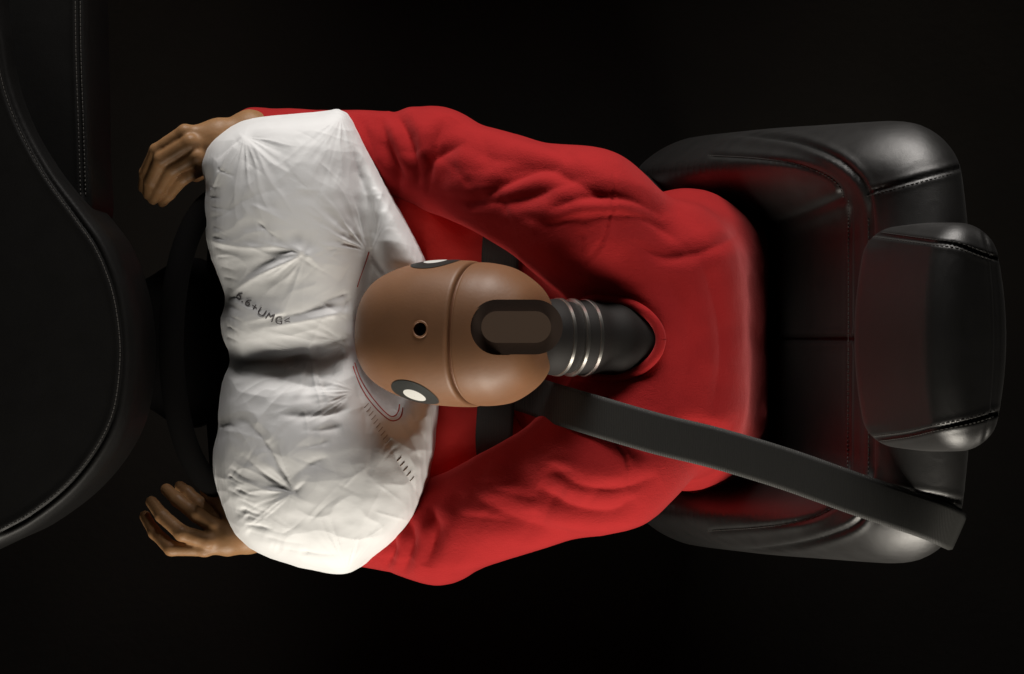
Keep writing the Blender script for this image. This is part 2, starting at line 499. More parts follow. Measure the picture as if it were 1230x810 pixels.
# ------------------------------------------------------------------ dashboard
dash = thing('dashboard', 'dark leather dashboard hood with stitched rounded edge at the left', 'dashboard', P(60, 330, 0.0))
hood = smooth_line([(-160, -120), (-20, -60), (2, 20), (12, 90), (33, 150), (66, 205), (104, 252), (132, 290), (151, 340), (161, 395), (161, 445), (152, 505), (128, 555),
                    (90, 600), (40, 638), (0, 658), (-80, 690), (-200, 700), (-260, 300)], 6, True)
def ext_sdf(poly, z0, z1, r, X, Y, Z):
    k = MPP * (CAM_H - Z); x = X / k + CX; y = CY - Y / k
    return None
def heightslab(poly, ztop, thick, r_px, rz, bounds, step, dome=0.0, tilt=None):
    """closed slab over a pixel outline: rounded top edge, real thickness"""
    x0, y0, x1, y1 = bounds
    k = MPP * (CAM_H - ztop)
    pw = np.stack([(poly[:, 0] - CX) * k, -(poly[:, 1] - CY) * k], 1)
    r = r_px * k
    def f(X, Y, Z):
        d2 = -poly_sd(X[:, :, 0], Y[:, :, 0], pw)[:, :, None]
        zt = ztop + (tilt(X, Y) if tilt else 0)
        qz = np.maximum(Z - zt, zt - thick - Z)
        a, b = d2 + r, (qz + rz) * r / rz
        return np.sqrt(np.maximum(a, 0) ** 2 + np.maximum(b, 0) ** 2) + np.minimum(np.maximum(a, b), 0) - r
    lo = ((x0 - CX) * k, -(y1 - CY) * k, ztop - thick - 0.03); hi = ((x1 - CX) * k, -(y0 - CY) * k, ztop + 0.05)
    return surface_nets(f, lo, hi, step)
V, F = heightslab(hood, 0.84, 0.16, 20, 0.03, (-60, -60, 190, 730), 0.0045)
V = relax(V, F, 4); V, F = subdiv(V, F); V = relax(V, F, 2)
hood_seam = [(-4, 30), (4, 90), (22, 145), (55, 208), (92, 260), (118, 298), (137, 345), (146, 395), (147, 440), (139, 495), (118, 540), (82, 585), (35, 622), (-10, 645)]
V = engrave(V, F, [(hood_seam, 0.003, 2.6)])
zd = zcaster(V, F)
split_parts(V, F, [('hood_top', pl(hood_seam, [(-100, 660), (-100, 20)]))], 'hood_edge_band', dash, M_dash)
stitches(hood_seam, zd, dash, side=3.5)
strip = smooth_line([(-90, -90), (60, -90), (98, -60), (105, 60), (107, 180), (108, 258), (70, 300), (0, 300), (-120, 260)], 6, True)
V, F = heightslab(strip, 0.80, 0.14, 10, 0.016, (-60, -60, 130, 330), 0.0045)
V = relax(V, F, 4); V, F = subdiv(V, F); V = relax(V, F, 2)
st_seam = [(93, -40), (94, 60), (97, 150), (100, 240)]
V = engrave(V, F, [(st_seam, 0.0025, 2.2)])
zs = zcaster(V, F)
split_parts(V, F, [('side_panel', np.array([(-100, -90), (93, -90), (94, 60), (97, 150), (100, 245), (100, 330), (-100, 330)], float))], 'side_panel_edge', dash, M_dash)
stitches(st_seam, zs, dash, side=3.0); stitches(st_seam, zs, dash, side=-3.0)

# ------------------------------------------------------------------ steering wheel (mostly behind the bag)
wheel = thing('steering_wheel', 'dark steering wheel and column behind the inflated white bag', 'steering wheel', P(225, 412, 0.70))
wc = P(274, 412, 0.64)
ax = Vector((0.97, 0, 0.22)).normalized(); e1 = Vector((0, 1, 0)); e2 = ax.cross(e1)
ring = [np.array(wc + 0.185 * (math.cos(t) * e1 + math.sin(t) * e2)) for t in np.linspace(0, 2 * math.pi, 73)]
V, F = tube_np(ring, 0.015, 14, False)
link('rim', mesh_np('rim', V, F), M_wheel, wheel)
J = Join()
for t in (0.15, math.pi - 0.15, -math.pi / 2):
    a = np.array(wc - 0.02 * ax); b = np.array(wc + 0.18 * (math.cos(t) * e1 + math.sin(t) * e2))
    J.add(*tube_np([a, 0.5 * (a + b), b], [0.02, 0.014, 0.012], 10))
link('spoke', J.mesh('spoke'), M_wheel, wheel)
V, F = surface_nets(lambda X, Y, Z: smin(ellip(X, Y, Z, wc - 0.05 * ax, (0.07, 0.11, 0.07)), cone(X, Y, Z, wc - 0.07 * ax, wc - 0.26 * ax, 0.075, 0.085), 0.03),
                    np.array(wc) - 0.36, np.array(wc) + 0.16, 0.009)
link('column_shroud', mesh_np('column_shroud', relax(V, F, 3), F), M_wheel, wheel)

# ------------------------------------------------------------------ airbag
bag = thing('airbag', 'white inflated driver airbag with deep folds and printed code', 'airbag', P(345, 420, 0.62))
OUT = smooth_line([(247, 225), (242, 195), (257, 166), (292, 145), (340, 138), (385, 134), (410, 132), (424, 146), (446, 187), (468, 229), (490, 270), (512, 313),
                   (526, 360), (532, 420), (527, 490), (519, 560), (501, 618), (474, 652), (446, 673), (416, 690), (378, 686), (338, 675), (303, 661), (280, 638), (266, 604),
                   (257, 572), (256, 542), (262, 516), (262, 492), (266, 462), (277, 430), (268, 408), (265, 385), (271, 358), (261, 330), (250, 298), (246, 260)], 6, True)
BAG_H = 0.0055
GX0, GY0, GS = 225.0, 115.0, 2.0
gw, gh = 165, 300
gx, gy = np.meshgrid(GX0 + GS * np.arange(gw), GY0 + GS * np.arange(gh))
def inflate(poly, its=900):
    d = poly_sd(gx, gy, poly)
    m = np.clip(d / GS + 0.5, 0, 1)
    u = np.maximum(d, 0) * 18
    for k in range(its):
        v = 0.25 * (np.roll(u, 1, 0) + np.roll(u, -1, 0) + np.roll(u, 1, 1) + np.roll(u, -1, 1) + GS * GS)
        u = v * m
    return u
def puff(pts, base, gain, n=6):
    poly = smooth_line(pts, n, True)
    u = inflate(poly)
    h = np.sqrt(2 * np.maximum(u, 0)) * 0.00094 * gain
    return np.where(h > 0, base + h, base - 0.10 + np.minimum(0, poly_sd(gx, gy, poly)) * 0.001)
ZM = 0.77
p_low = puff([(280, 428), (330, 432), (368, 428), (400, 426), (424, 424), (434, 452), (456, 486), (478, 500), (488, 480), (528, 470), (528, 490), (519, 560), (501, 618), (474, 652), (446, 673), (416, 690), (378, 686), (338, 675), (303, 661), (280, 638), (266, 604),
              (257, 572), (256, 542), (262, 516), (262, 492), (266, 462)], ZM, 1.55)
p_up = puff([(247, 225), (242, 195), (257, 166), (292, 145), (340, 138), (385, 134), (410, 132), (428, 165), (440, 210), (445, 260), (444, 300), (436, 345), (424, 385), (423, 426), (400, 430), (368, 432), (330, 436), (279, 430), (268, 408), (265, 385), (271, 358), (261, 330), (250, 298), (246, 260)], ZM, 1.50)
p_txt = puff([(266, 385), (271, 362), (292, 347), (328, 328), (366, 312), (405, 325), (426, 350), (424, 395), (423, 424), (400, 430), (368, 432), (330, 436), (279, 430), (268, 408)], ZM + 0.022, 1.22)
p_wing = puff([(404, 130), (426, 144), (448, 187), (470, 229), (492, 270), (516, 315), (500, 350), (470, 340), (446, 304), (440, 262), (432, 210), (416, 165)], ZM + 0.012, 1.9)
p_dent = np.where(poly_sd(gx, gy, smooth_line([(428, 330), (446, 306), (464, 336), (512, 330), (532, 420), (528, 500), (470, 520), (415, 470)], 6, True)) > 0, ZM - 0.02, ZM - 0.15)
Zb = smax(p_up, p_txt, 0.020)
Zb = smax(Zb, p_low, 0.004)
Zb = smax(Zb, p_wing, 0.012)
Zb = smax(Zb, p_dent, 0.01)
def gauss(A, s):
    r = int(3 * s) + 1; k = np.exp(-0.5 * (np.arange(-r, r + 1) / s) ** 2); k /= k.sum()
    A = np.apply_along_axis(lambda m: np.convolve(np.pad(m, r, mode='edge'), k, 'valid'), 0, A)
    return np.apply_along_axis(lambda m: np.convolve(np.pad(m, r, mode='edge'), k, 'valid'), 1, A)
Zb = gauss(Zb, 1.5)
def bil(A, x, y):
    fx = np.clip((x - GX0) / GS, 0, gw - 1.001); fy = np.clip((y - GY0) / GS, 0, gh - 1.001)
    i = fx.astype(int); j = fy.astype(int); a = fx - i; b = fy - j
    return (A[j, i] * (1 - a) + A[j, i + 1] * a) * (1 - b) + (A[j + 1, i] * (1 - a) + A[j + 1, i + 1] * a) * b
SDO = poly_sd(gx, gy, OUT)
UO = inflate(OUT)
zrim, R = 0.735, 17.0
def f_bag(X, Y, Z):
    k = MPP * (CAM_H - Z); x = X / k + CX; y = CY - Y / k
    d = bil(SDO, x, y)
    out = (x < GX0) | (x > GX0 + GS * gw) | (y < GY0) | (y > GY0 + GS * gh)
    e = np.clip(d / R, 0, 1); e = np.sqrt(1 - (1 - e) ** 2)
    zt = zrim + (bil(Zb, x, y) - zrim) * e
    zb_ = zrim - 0.00075 * np.sqrt(2 * np.maximum(bil(UO, x, y), 0))
    f = np.maximum(Z - zt, zb_ - Z) * 0.6
    f = np.maximum(f, -d * 0.001)
    return np.where(out, 0.05, f)
bV, bF = surface_nets(f_bag, (-.40, -.32, .54), (.02, .32, 1.06), BAG_H)
bV = relax(bV, bF, 4)

o = bpy.data.objects.new('tmp', mesh_np('tmp', bV, bF)); C.objects.link(o)
o.modifiers.new('s', 'SUBSURF').levels = 2; o.modifiers['s'].subdivision_type = 'CATMULL_CLARK'
bpy.context.view_layer.update()
ev = o.evaluated_get(bpy.context.evaluated_depsgraph_get()).to_mesh()
bV = np.empty(len(ev.vertices) * 3, np.float32); ev.vertices.foreach_get('co', bV); bV = bV.reshape(-1, 3).astype(float)
bF = np.empty(len(ev.loops), np.int32); ev.loops.foreach_get('vertex_index', bF); bF = bF.reshape(-1, 4)
bpy.data.objects.remove(o)
# creases: (pixel polyline, depth m (+ valley, - ridge), width px, asymmetry)
CREASE = [
    ([(294, 163), (277, 184), (263, 212), (250, 242), (247, 262)], -0.0050, 6, 0.5),
    ([(294, 163), (318, 170), (340, 182)], 0.0022, 8, 0.3),
    ([(291, 166), (272, 180), (258, 192)], 0.0035, 6, 0.2),
    ([(366, 304), (338, 317), (310, 331), (285, 348), (272, 361)], -0.0044, 7.5, 0.4),
    ([(358, 299), (330, 311), (300, 328), (276, 346)], 0.0018, 8, 0.0),
    ([(366, 304), (352, 298), (334, 297)], -0.0022, 6, 0.0),
    ([(366, 304), (376, 312), (388, 326)], -0.0022, 6, 0.0),
    ([(422, 373), (395, 378), (360, 386), (325, 392), (304, 395)], -0.0036, 6.5, 0.4),
    ([(419, 367), (390, 371), (350, 379), (310, 386)], 0.0026, 7, 0.0),
    ([(345, 374), (315, 382), (290, 388)], -0.0018, 5, 0.3),
    ([(421, 352), (404, 358), (386, 364)], 0.0035, 6, 0.2),
    ([(423, 357), (413, 374), (400, 380)], 0.0025, 5, 0.2),
    ([(372, 424), (356, 430), (330, 433), (300, 431)], 0.0045, 6, 0.4),
    ([(368, 421), (378, 404), (385, 386)], -0.0018, 6, 0.2),
    ([(374, 424), (392, 418), (410, 412)], 0.0030, 6, 0.2),
    ([(421, 406), (404, 413), (388, 414)], 0.0038, 5, 0.3),
    ([(413, 443), (385, 446), (362, 444), (345, 441)], 0.0078, 9, 0.45),
    ([(406, 461), (374, 462), (347, 457), (318, 449)], 0.0060, 8, 0.4),
    ([(418, 478), (392, 484), (372, 485)], 0.0027, 6, 0.4),
    ([(420, 490), (390, 498), (358, 500), (335, 498)], 0.0067, 8, 0.5),
    ([(412, 512), (387, 517), (362, 517)], 0.0033, 7, 0.4),
    ([(398, 529), (372, 537), (348, 536)], 0.0024, 8, 0.4),
    ([(396, 549), (374, 557), (352, 573), (338, 590)], 0.0030, 10, 0.45),
    ([(352, 592), (340, 570), (324, 540), (304, 514), (284, 502)], 0.0048, 9, 0.45),
    ([(352, 592), (336, 586), (314, 566), (290, 546)], 0.0042, 6, 0.4),
    ([(352, 592), (362, 584), (372, 572)], 0.0022, 6, 0.0),
    ([(264, 204), (280, 212)], 0.0012, 1.6, 0.0),
    ([(250, 288), (285, 296), (325, 297), (350, 292)], -0.0016, 5, 0.3),
    ([(300, 245), (335, 262), (356, 274)], -0.0012, 4, 0.2),
    ([(262, 262), (300, 238), (345, 224)], 0.0012, 7, 0.3),
    ([(336, 186), (352, 210), (384, 236)], 0.0012, 8, 0.3),
    ([(310, 268), (332, 286), (350, 296)], 0.0014, 5, 0.3),
    ([(444, 304), (446, 262), (438, 222), (420, 176)], 0.0062, 7, 0.3),
    ([(443, 300), (434, 262), (420, 226)], 0.0020, 6, 0.3),
    ([(430, 200), (441, 240), (443, 272)], 0.0015, 3.5, 0.3),
    ([(442, 304), (434, 335), (424, 362)], 0.0020, 5, 0.3),
    ([(420, 318), (410, 338), (396, 350)], 0.0016, 5, 0.3),
    ([(446, 304), (456, 270), (452, 235)], 0.0014, 6, 0.2),
    ([(262, 515), (274, 511), (290, 516)], 0.0016, 5, 0.3),
    ([(274, 440), (288, 450), (306, 452)], 0.0016, 5, 0.3),
    ([(438, 494), (446, 540), (438, 585)], 0.0016, 7, 0.3),
    ([(452, 500), (470, 540), (492, 578), (510, 604)], 0.0012, 5, 0.3),
    ([(478, 506), (494, 530), (508, 562)], 0.0014, 6, 0.3),
    ([(490, 492), (503, 515), (514, 535)], 0.0012, 5, 0.3),
    ([(428, 462), (440, 505), (434, 545)], 0.0016, 6, 0.3),
]
rp = random.Random(21)
for k in range(46):      # faint creases left from the packed folds
    if k % 2: cx_, cy_ = rp.uniform(275, 425), rp.uniform(165, 390)
    else: cx_, cy_ = rp.uniform(285, 490), rp.uniform(520, 665)
    a_ = rp.choice([0.45, 0.6, -0.55, -0.8, 2.0]) + rp.uniform(-.2, .2); l_ = rp.uniform(14, 42); b_ = rp.uniform(-3, 3)
    ca, sa_ = math.cos(a_), math.sin(a_)
    CREASE.append(([(cx_ - l_ * ca, cy_ - l_ * sa_), (cx_ - b_ * sa_, cy_ + b_ * ca), (cx_ + l_ * ca, cy_ + l_ * sa_)], rp.choice([1, -1]) * rp.uniform(.00025, .0006), rp.uniform(1.6, 3.2), 0.2))
rr = random.Random(5)
for k in range(17):      # puckers at the lower left edge
    t = k / 16
    x0_ = np.interp(t, [0, .35, .7, 1], [270, 279, 300, 350]); y0_ = np.interp(t, [0, .35, .7, 1], [558, 606, 642, 667])
    L_ = rr.uniform(24, 62); x0_ += rr.uniform(-3, 9); y0_ += rr.uniform(-5, 5); a_ = math.radians(np.interp(t, [0, 1], [38, 12]) + rr.uniform(-6, 6))
    CREASE.append(([(x0_, y0_), (x0_ + L_ * .5 * math.cos(a_), y0_ + L_ * .5 * math.sin(a_) * .8), (x0_ + L_ * math.cos(a_), y0_ + L_ * math.sin(a_) * .55)], rr.uniform(.0009, .0024), rr.uniform(3.0, 6.0), 0.4))
for k in range(7):      # needle puckers along the diagonal seam
    t = k / 13; x0_ = 436 + 74 * t; y0_ = 490 + 112 * t
    CREASE.append(([(x0_ + 4, y0_ - 3), (x0_ - rr.uniform(3, 9), y0_ + rr.uniform(6, 14))], rr.uniform(.0002, .0009), rr.uniform(1.5, 2.6), 0.3))
for k in range(16):      # puckers at the left edge of the upper lobe
    y0_ = 225 + k * 12; x0_ = np.interp(y0_, [225, 300, 358, 408, 430], [249, 254, 272, 268, 276])
    CREASE.append(([(x0_ + 6, y0_), (x0_ + rr.uniform(13, 24), y0_ + rr.uniform(-3, 7))], rr.uniform(.0004, .0011), 2.4, 0.4))
for k in range(10):      # fans of small folds running out from the waist knot
    a_ = math.radians(150 + 62 * k / 9); r0_, r1_ = rr.uniform(8, 16), rr.uniform(30, 60)
    CREASE.append(([(424 + r0_ * math.cos(a_), 420 - r0_ * math.sin(a_) * -1), (424 + r1_ * math.cos(a_), 420 + r1_ * math.sin(a_))], rr.uniform(.0008, .002), rr.uniform(2.5, 4), 0.3))
def crease_disp(x, y):
    out = np.zeros(len(x))
    for pts, dep, wd, asy in CREASE:
        bx0 = min(p[0] for p in pts) - 5 * wd; bx1 = max(p[0] for p in pts) + 5 * wd
        by0 = min(p[1] for p in pts) - 5 * wd; by1 = max(p[1] for p in pts) + 5 * wd
        m = (x > bx0) & (x < bx1) & (y > by0) & (y < by1)
        if not m.any(): continue
        ln = smooth_line(pts, 6) if len(pts) > 2 else np.array(pts, float)
        d, t, s_ = seg_dist(x[m], y[m], ln)
        tp = 1.15 * np.clip(t * 5 + .1, 0, 1) * (1 - t) ** 0.75 if len(pts) > 2 else np.clip(1.2 - t, 0, 1)
        # soften the ends so a fold dies out instead of stopping
        q = d * s_ / wd
        prof = -np.exp(-np.sqrt(q * q + .035) * 1.25) + asy * 0.35 * np.exp(-((q - 1.7) / 1.3) ** 2)
        out[m] += 1.35 * dep * tp * prof
    return out
bN = vnormals(bV, bF); bx, by = proj(bV)
bV = bV + bN * (crease_disp(bx, by) * np.clip(bN[:, 2] * 2.2 + .25, 0, 1))[:, None]
upm = bN[:, 2] > -.2
def pinch(cx_, cy_, freq, reach, seed, amp, to=0.0, spread=3.2):
    r_ = np.hypot(bx - cx_, by - cy_); a_ = np.arctan2(by - cy_, bx - cx_)
    n_ = np.zeros(len(bx)); m_ = upm & (r_ < 3 * reach)
    q_ = np.stack([np.cos(a_[m_]) * freq, np.sin(a_[m_]) * freq, r_[m_] * .010], -1)
    n_[m_] = 1 - 2 * np.abs(fnoise(q_, 1.0, seed, 2)) ** .8
    da = np.abs((a_ - math.radians(to) + math.pi) % (2 * math.pi) - math.pi)
    sec = np.clip((math.radians(spread) - da) / 0.5, 0, 1); sec = sec * sec * (3 - 2 * sec)
    return .8 * amp * n_ * sec * np.exp(-r_ / reach) * np.clip(r_ / 26, 0, 1) ** 1.3
# folds fan out from the knots of the bag (pixel place, rays, reach, seed, height, direction and half-angle in degrees; 90 is down the picture)
soft = (pinch(372, 425, 3.2, 85, 4, .0034, 130, 85) + pinch(424, 418, 3.6, 80, 6, .0030, 165, 60) + pinch(352, 592, 3.0, 52, 8, .0030, 200, 75)
        + pinch(366, 304, 2.6, 48, 9, .0022, 150, 70) + pinch(294, 163, 3.0, 75, 12, .0028, 60, 70) + pinch(443, 303, 3.2, 75, 14, .0030, 245, 75)
        + pinch(428, 470, 3.4, 80, 17, .0030, 170, 50) + pinch(410, 140, 3.0, 80, 19, .0020, 100, 60) + pinch(416, 688, 3.2, 90, 23, .0018, 265, 60))
rg = np.zeros(len(bx)); rg[upm] = 1 - 2 * np.abs(fnoise(np.stack([bx[upm] * .014 + by[upm] * .006, by[upm] * .026 - bx[upm] * .004, 0 * bx[upm]], -1), 1.0, 31, 2)) ** .9
soft = soft + .0011 * rg
bV = bV + bN * (soft * np.clip(bN[:, 2] * 2, 0, 1))[:, None]
wn = np.zeros(len(bV)); wn[upm] = fnoise(bV[upm], 24, 1, 2)
bV = bV + bN * (.0006 * wn)[:, None]
link('bag_fabric', mesh_np('bag_fabric', bV, bF), M_bag, bag)
zcast_bag = zcaster(bV, bF)
def zbag(x, y):
    z = zcast_bag(x, y)
    return 0.8 if z is None else z
for pts, wd in (([(426, 436), (433, 456), (447, 478), (462, 495), (471, 501), (478, 496), (480, 486)], .0009), ([(424, 440), (431, 460), (444, 482), (460, 499), (471, 506), (481, 502), (484, 490)], .0008),
                ([(443, 303), (439, 316), (433, 332), (429, 345)], .0008)):
    ln = smooth_line(pts, 8)
    W = np.array([P(x, y, zbag(x, y) + .0006) for x, y in ln])
    for it in range(6): W[1:-1] = .5 * W[1:-1] + .25 * (W[:-2] + W[2:])
    V, F = tube_np(W, wd, 6)
    link('seam_thread', mesh_np('seam_thread', V, F), M_redthread, bag)
M_bthread = mat('grey_brown_thread', (0.40, 0.32, 0.28), 0.7, 0.2)
J = Join()
for k in range(22):
    t = k / 21; x0_ = 440 + 30 * min(t * 2, 1) + 40 * max(0, t * 2 - 1); y0_ = 486 + 50 * min(t * 2, 1) + 62 * max(0, t * 2 - 1)
    if 9 < k < 13 or k > 17: continue
    q = [P(x0_ + 2.5, y0_ - 1.5, zbag(x0_ + 2.5, y0_ - 1.5) + .0002), P(x0_, y0_ + 1.5, zbag(x0_, y0_ + 1.5) + .0005), P(x0_ - 2.5, y0_ + 4, zbag(x0_ - 2.5, y0_ + 4) + .0002)]
    J.add(*tube_np([np.array(v) for v in q], .0005, 5))
so = link('seam_stitching', J.mesh('seam_stitching'), M_bthread, bag); so['kind'] = 'stuff'
# printed code
cu = bpy.data.curves.new('printed_code', 'FONT'); cu.body = '6.6+UMG<'; cu.size = 1.0; cu.space_character = 1.12
cu.resolution_u = 3
to = bpy.data.objects.new('printed_code', cu); C.objects.link(to); bpy.context.view_layer.update()
tm = bpy.data.meshes.new_from_object(to.evaluated_get(bpy.context.evaluated_depsgraph_get()))
bpy.data.objects.remove(to)
bm = bmesh.new(); bm.from_mesh(tm)
bmesh.ops.subdivide_edges(bm, edges=[e_ for e_ in bm.edges if e_.calc_length() > .12], cuts=3)
bmesh.ops.triangulate(bm, faces=bm.faces)
base = smooth_line([(282, 357), (292, 364), (307, 375), (324, 386), (337, 390), (349, 389)], 12)
bl = np.r_[0, np.cumsum(np.hypot(*np.diff(base, axis=0).T))]
xs = [v.co.x for v in bm.verts]; wmax = max(xs)
for v in bm.verts:
    s = v.co.x / wmax * bl[-1]; s2 = min(s + 1.5, bl[-1]); s1 = s2 - 3
    px_, py_ = np.interp(s, bl, base[:, 0]), np.interp(s, bl, base[:, 1])
    dx, dy = np.interp(s2, bl, base[:, 0]) - np.interp(s1, bl, base[:, 0]), np.interp(s2, bl, base[:, 1]) - np.interp(s1, bl, base[:, 1])
    n_ = math.hypot(dx, dy); dx /= n_; dy /= n_
    hh = v.co.y * 13.0
    qx, qy = px_ + dy * hh, py_ - dx * hh
    v.co = P(qx, qy, zbag(qx, qy) + .0007)
bm.to_mesh(tm); bm.free()
link('printed_code', tm, M_ink, bag)

# ------------------------------------------------------------------ crash test dummy
dummy = thing('crash_test_dummy', 'tan crash test dummy in red clothes thrown face first into the white airbag', 'crash test dummy', P(840, 410, 0.40))

# head: loft along a nose-down axis, separate skull cap behind a groove
hc = P(547, 401, 0.880)
pitch, roll, yaw = math.radians(23), math.radians(-5), math.radians(-1.5)
HM = Matrix.Rotation(yaw, 3, 'Z') @ Matrix.Rotation(-pitch, 3, 'Y') @ Matrix.Rotation(roll, 3, 'X')
HB = np.array([(-.112, .026), (-.108, .042), (-.100, .054), (-.088, .064), (-.070, .0725), (-.050, .0785), (-.028, .0825), (-.005, .0838), (.015, .0838), (.03, .083)])
def head_pt(x, th, off=0.0, prof=HB, c_=1.0):
    b = np.interp(x, prof[:, 0], prof[:, 1]) + off
    n = 2.35
    ct, st = np.cos(th), np.sin(th)
    r = (np.abs(ct) ** n + np.abs(st) ** n) ** (-1 / n)
    return np.stack([x + 0 * th, b * r * st, b * c_ * r * ct + 0.012 * 0], -1)
def smooth_prof(prof, n=60):
    q = smooth_line([tuple(a) for a in prof], 12); return q
HBs = smooth_prof(HB)
def loft(prof, nth=160, capa=True, capb=True):
    th = np.linspace(0, 2 * math.pi, nth, endpoint=False)
    V = []
    for x, b in prof:
        n = 2.35; ct, st = np.cos(th), np.sin(th); r = (np.abs(ct) ** n + np.abs(st) ** n) ** (-1 / n)
        V.append(np.stack([np.full(nth, x), b * r * st, b * r * ct * 1.02], -1))
    m = len(V); V = np.vstack(V)
    F = [(i * nth + j, i * nth + (j + 1) % nth, (i + 1) * nth + (j + 1) % nth, (i + 1) * nth + j) for i in range(m - 1) for j in range(nth)]
    if capa: F.append(tuple(range(nth))[::-1])
    if capb: F.append(tuple((m - 1) * nth + j for j in range(nth)))
    return V, [f[::-1] for f in F]
def to_world(V): return np.array([hc + HM @ Vector(v) for v in V])
prof = [tuple(a) for a in HBs if a[0] < .0245] + [(.0255, .0828), (.0268, .0815), (.0275, .0795), (.0275, .070)]
prof = [(-.1145, .002), (-.1140, .010)] + prof
V, F = loft(prof)
hm = mesh_np('head', to_world(V), F)
def outward(me):
    b_ = bmesh.new(); b_.from_mesh(me); bmesh.ops.recalc_face_normals(b_, faces=b_.faces); b_.to_mesh(me); b_.free()
outward(hm)
head = link('head', hm, M_skin, dummy)
# bolt hole through the top of the skin
def head_local(x, th, off=0.0):
    b = np.interp(x, HBs[:, 0], HBs[:, 1]) + off
    n = 2.35; ct, st = math.cos(th), math.sin(th); r = (abs(ct) ** n + abs(st) ** n) ** (-1 / n)
    return Vector((x, b * r * st, b * r * ct * 1.02))
def solve(px_, py_):       # local (x, theta) of the head surface under a photograph pixel
    best = None
    for x in np.linspace(-.11, .027, 80):
        for th in np.linspace(-1.7, 1.7, 120):
            q = hc + HM @ head_local(x, th); k = MPP * (CAM_H - q.z)
            d = (q.x / k + CX - px_) ** 2 + (CY - q.y / k - py_) ** 2
            if best is None or d < best[0]: best = (d, x, th)
    return best[1], best[2]
x0, t0 = solve(505, 396)
cut = mesh_np('cut', *tube_np([np.array(hc + HM @ head_local(x0, t0, -.016)), np.array(hc + HM @ head_local(x0, t0, .02))], .0082, 40), smooth=False)
outward(cut)
co = bpy.data.objects.new('cut', cut); C.objects.link(co)
md = head.modifiers.new('b', 'BOOLEAN'); md.operation = 'DIFFERENCE'; md.object = co; md.solver = 'EXACT'
bpy.context.view_layer.update()
hm2 = bpy.data.meshes.new_from_object(head.evaluated_get(bpy.context.evaluated_depsgraph_get()))
head.modifiers.clear(); head.data = hm2; bpy.data.objects.remove(co)
hm2.polygons.foreach_set('use_smooth', np.ones(len(hm2.polygons), bool)); hm2.set_sharp_from_angle(angle=math.radians(40))
J = Join()
a = np.array(hc + HM @ head_local(x0, t0, -.016)); b = np.array(hc + HM @ head_local(x0, t0, -.010))
J.add(*tube_np([a, b], .0072, 24))
ring_c = hc + HM @ head_local(x0, t0, .0000); nrm = Vector(b - a).normalized(); u1 = nrm.orthogonal().normalized(); u2 = nrm.cross(u1)
link('bolt', J.mesh('bolt', False), M_rubber, head)
V, F = tube_np([np.array(ring_c + .0088 * (math.cos(t) * u1 + math.sin(t) * u2)) for t in np.linspace(0, 2 * math.pi, 49)], .0012, 8, False)
link('hole_rim', mesh_np('hole_rim', V, F), M_skin, head)
# quadrant markers
def marker(px_, py_, r0, r1, name, m, off):
    xm, tm_ = solve(px_, py_) if py_ > 400 else (solve(px_, 330)[0], 1.20)
    cl = head_local(xm, tm_)
    nloc = (head_local(xm, tm_ + .01) - cl).cross(head_local(xm + .001, tm_) - cl); 
    if nloc.dot(cl) < 0: nloc = -nloc
    nloc.normalize(); a1 = Vector((1, 0, 0)); a1 = (a1 - nloc * a1.dot(nloc)).normalized(); a2 = nloc.cross(a1)
    Vv = []; Ff = []; nr, nt = 7, 64
    for i_ in range(nr):
        r_ = r0 + (r1 - r0) * i_ / (nr - 1)
        for j_ in range(nt):
            g = 2 * math.pi * j_ / nt
            q = cl + r_ * (math.cos(g) * a1 + math.sin(g) * a2)
            th = math.atan2(q.y, q.z / 1.02)
            q2 = head_local(q.x, th, off)
            Vv.append(hc + HM @ q2)
    for i_ in range(nr - 1):
        for j_ in range(nt):
            Ff.append((i_ * nt + j_, i_ * nt + (j_ + 1) % nt, (i_ + 1) * nt + (j_ + 1) % nt, (i_ + 1) * nt + j_))
    if r0 < .001: pass
    me = mesh_np(name, np.array([tuple(v) for v in Vv]), Ff)
    return me
for (px_, py_, ox_) in ((506, 321, 0), (498, 476, 0)):
    mk = link('target_marker', marker(px_, py_, .0135, .029, 'target_marker', M_black, .0007), M_black, head)
    link('white_disc', marker(px_, py_, .0004, .0136, 'white_disc', M_white, .0008), M_white, mk)
# groove floor and skull cap
V, F = loft([(.020, .0765), (.036, .0765)], capa=False, capb=False)
link('groove', mesh_np('groove', to_world(V), F), M_groove, head)
cap_prof = smooth_line([(.0315, .060), (.0315, .079), (.033, .0810), (.036, .0818), (.050, .0808), (.068, .077), (.086, .067), (.100, .055), (.108, .040), (.111, .02), (.112, .002)], 8)
V, F = loft(cap_prof)
V = to_world(V)
# dark rounded slot in the back of the cap
cap = link('skull_cap', mesh_np('skull_cap', V, F), M_skin, dummy); outward(cap.data)
slot_c = (640, 393)
def stadium(px0, px1, y0, y1, z0, z1, name, m, parent, r=None):
    r = (y1 - y0) / 2; cyy = (y0 + y1) / 2; pts = []
    for g in np.linspace(-math.pi / 2, math.pi / 2, 24): pts.append((px1 - r + r * math.cos(g), cyy + r * math.sin(g)))
    for g in np.linspace(math.pi / 2, 1.5 * math.pi, 24): pts.append((px0 + r + r * math.cos(g), cyy + r * math.sin(g)))
    n_ = len(pts)
    a_ = [tuple(P(x, y, z1)) for x, y in pts]; k_ = P(0, 0, z1)
    b_ = [(q[0], q[1], z0) for q in a_]
    Ff = [tuple(range(n_))] + [tuple(range(2 * n_ - 1, n_ - 1, -1))] + [(j_, n_ + j_, n_ + (j_ + 1) % n_, (j_ + 1) % n_) for j_ in range(n_)]
    return mesh_np(name, np.array(a_ + b_), Ff, False)
cutm = stadium(562, 690, 358, 428, 0.972, 1.1, 'c', None, None)
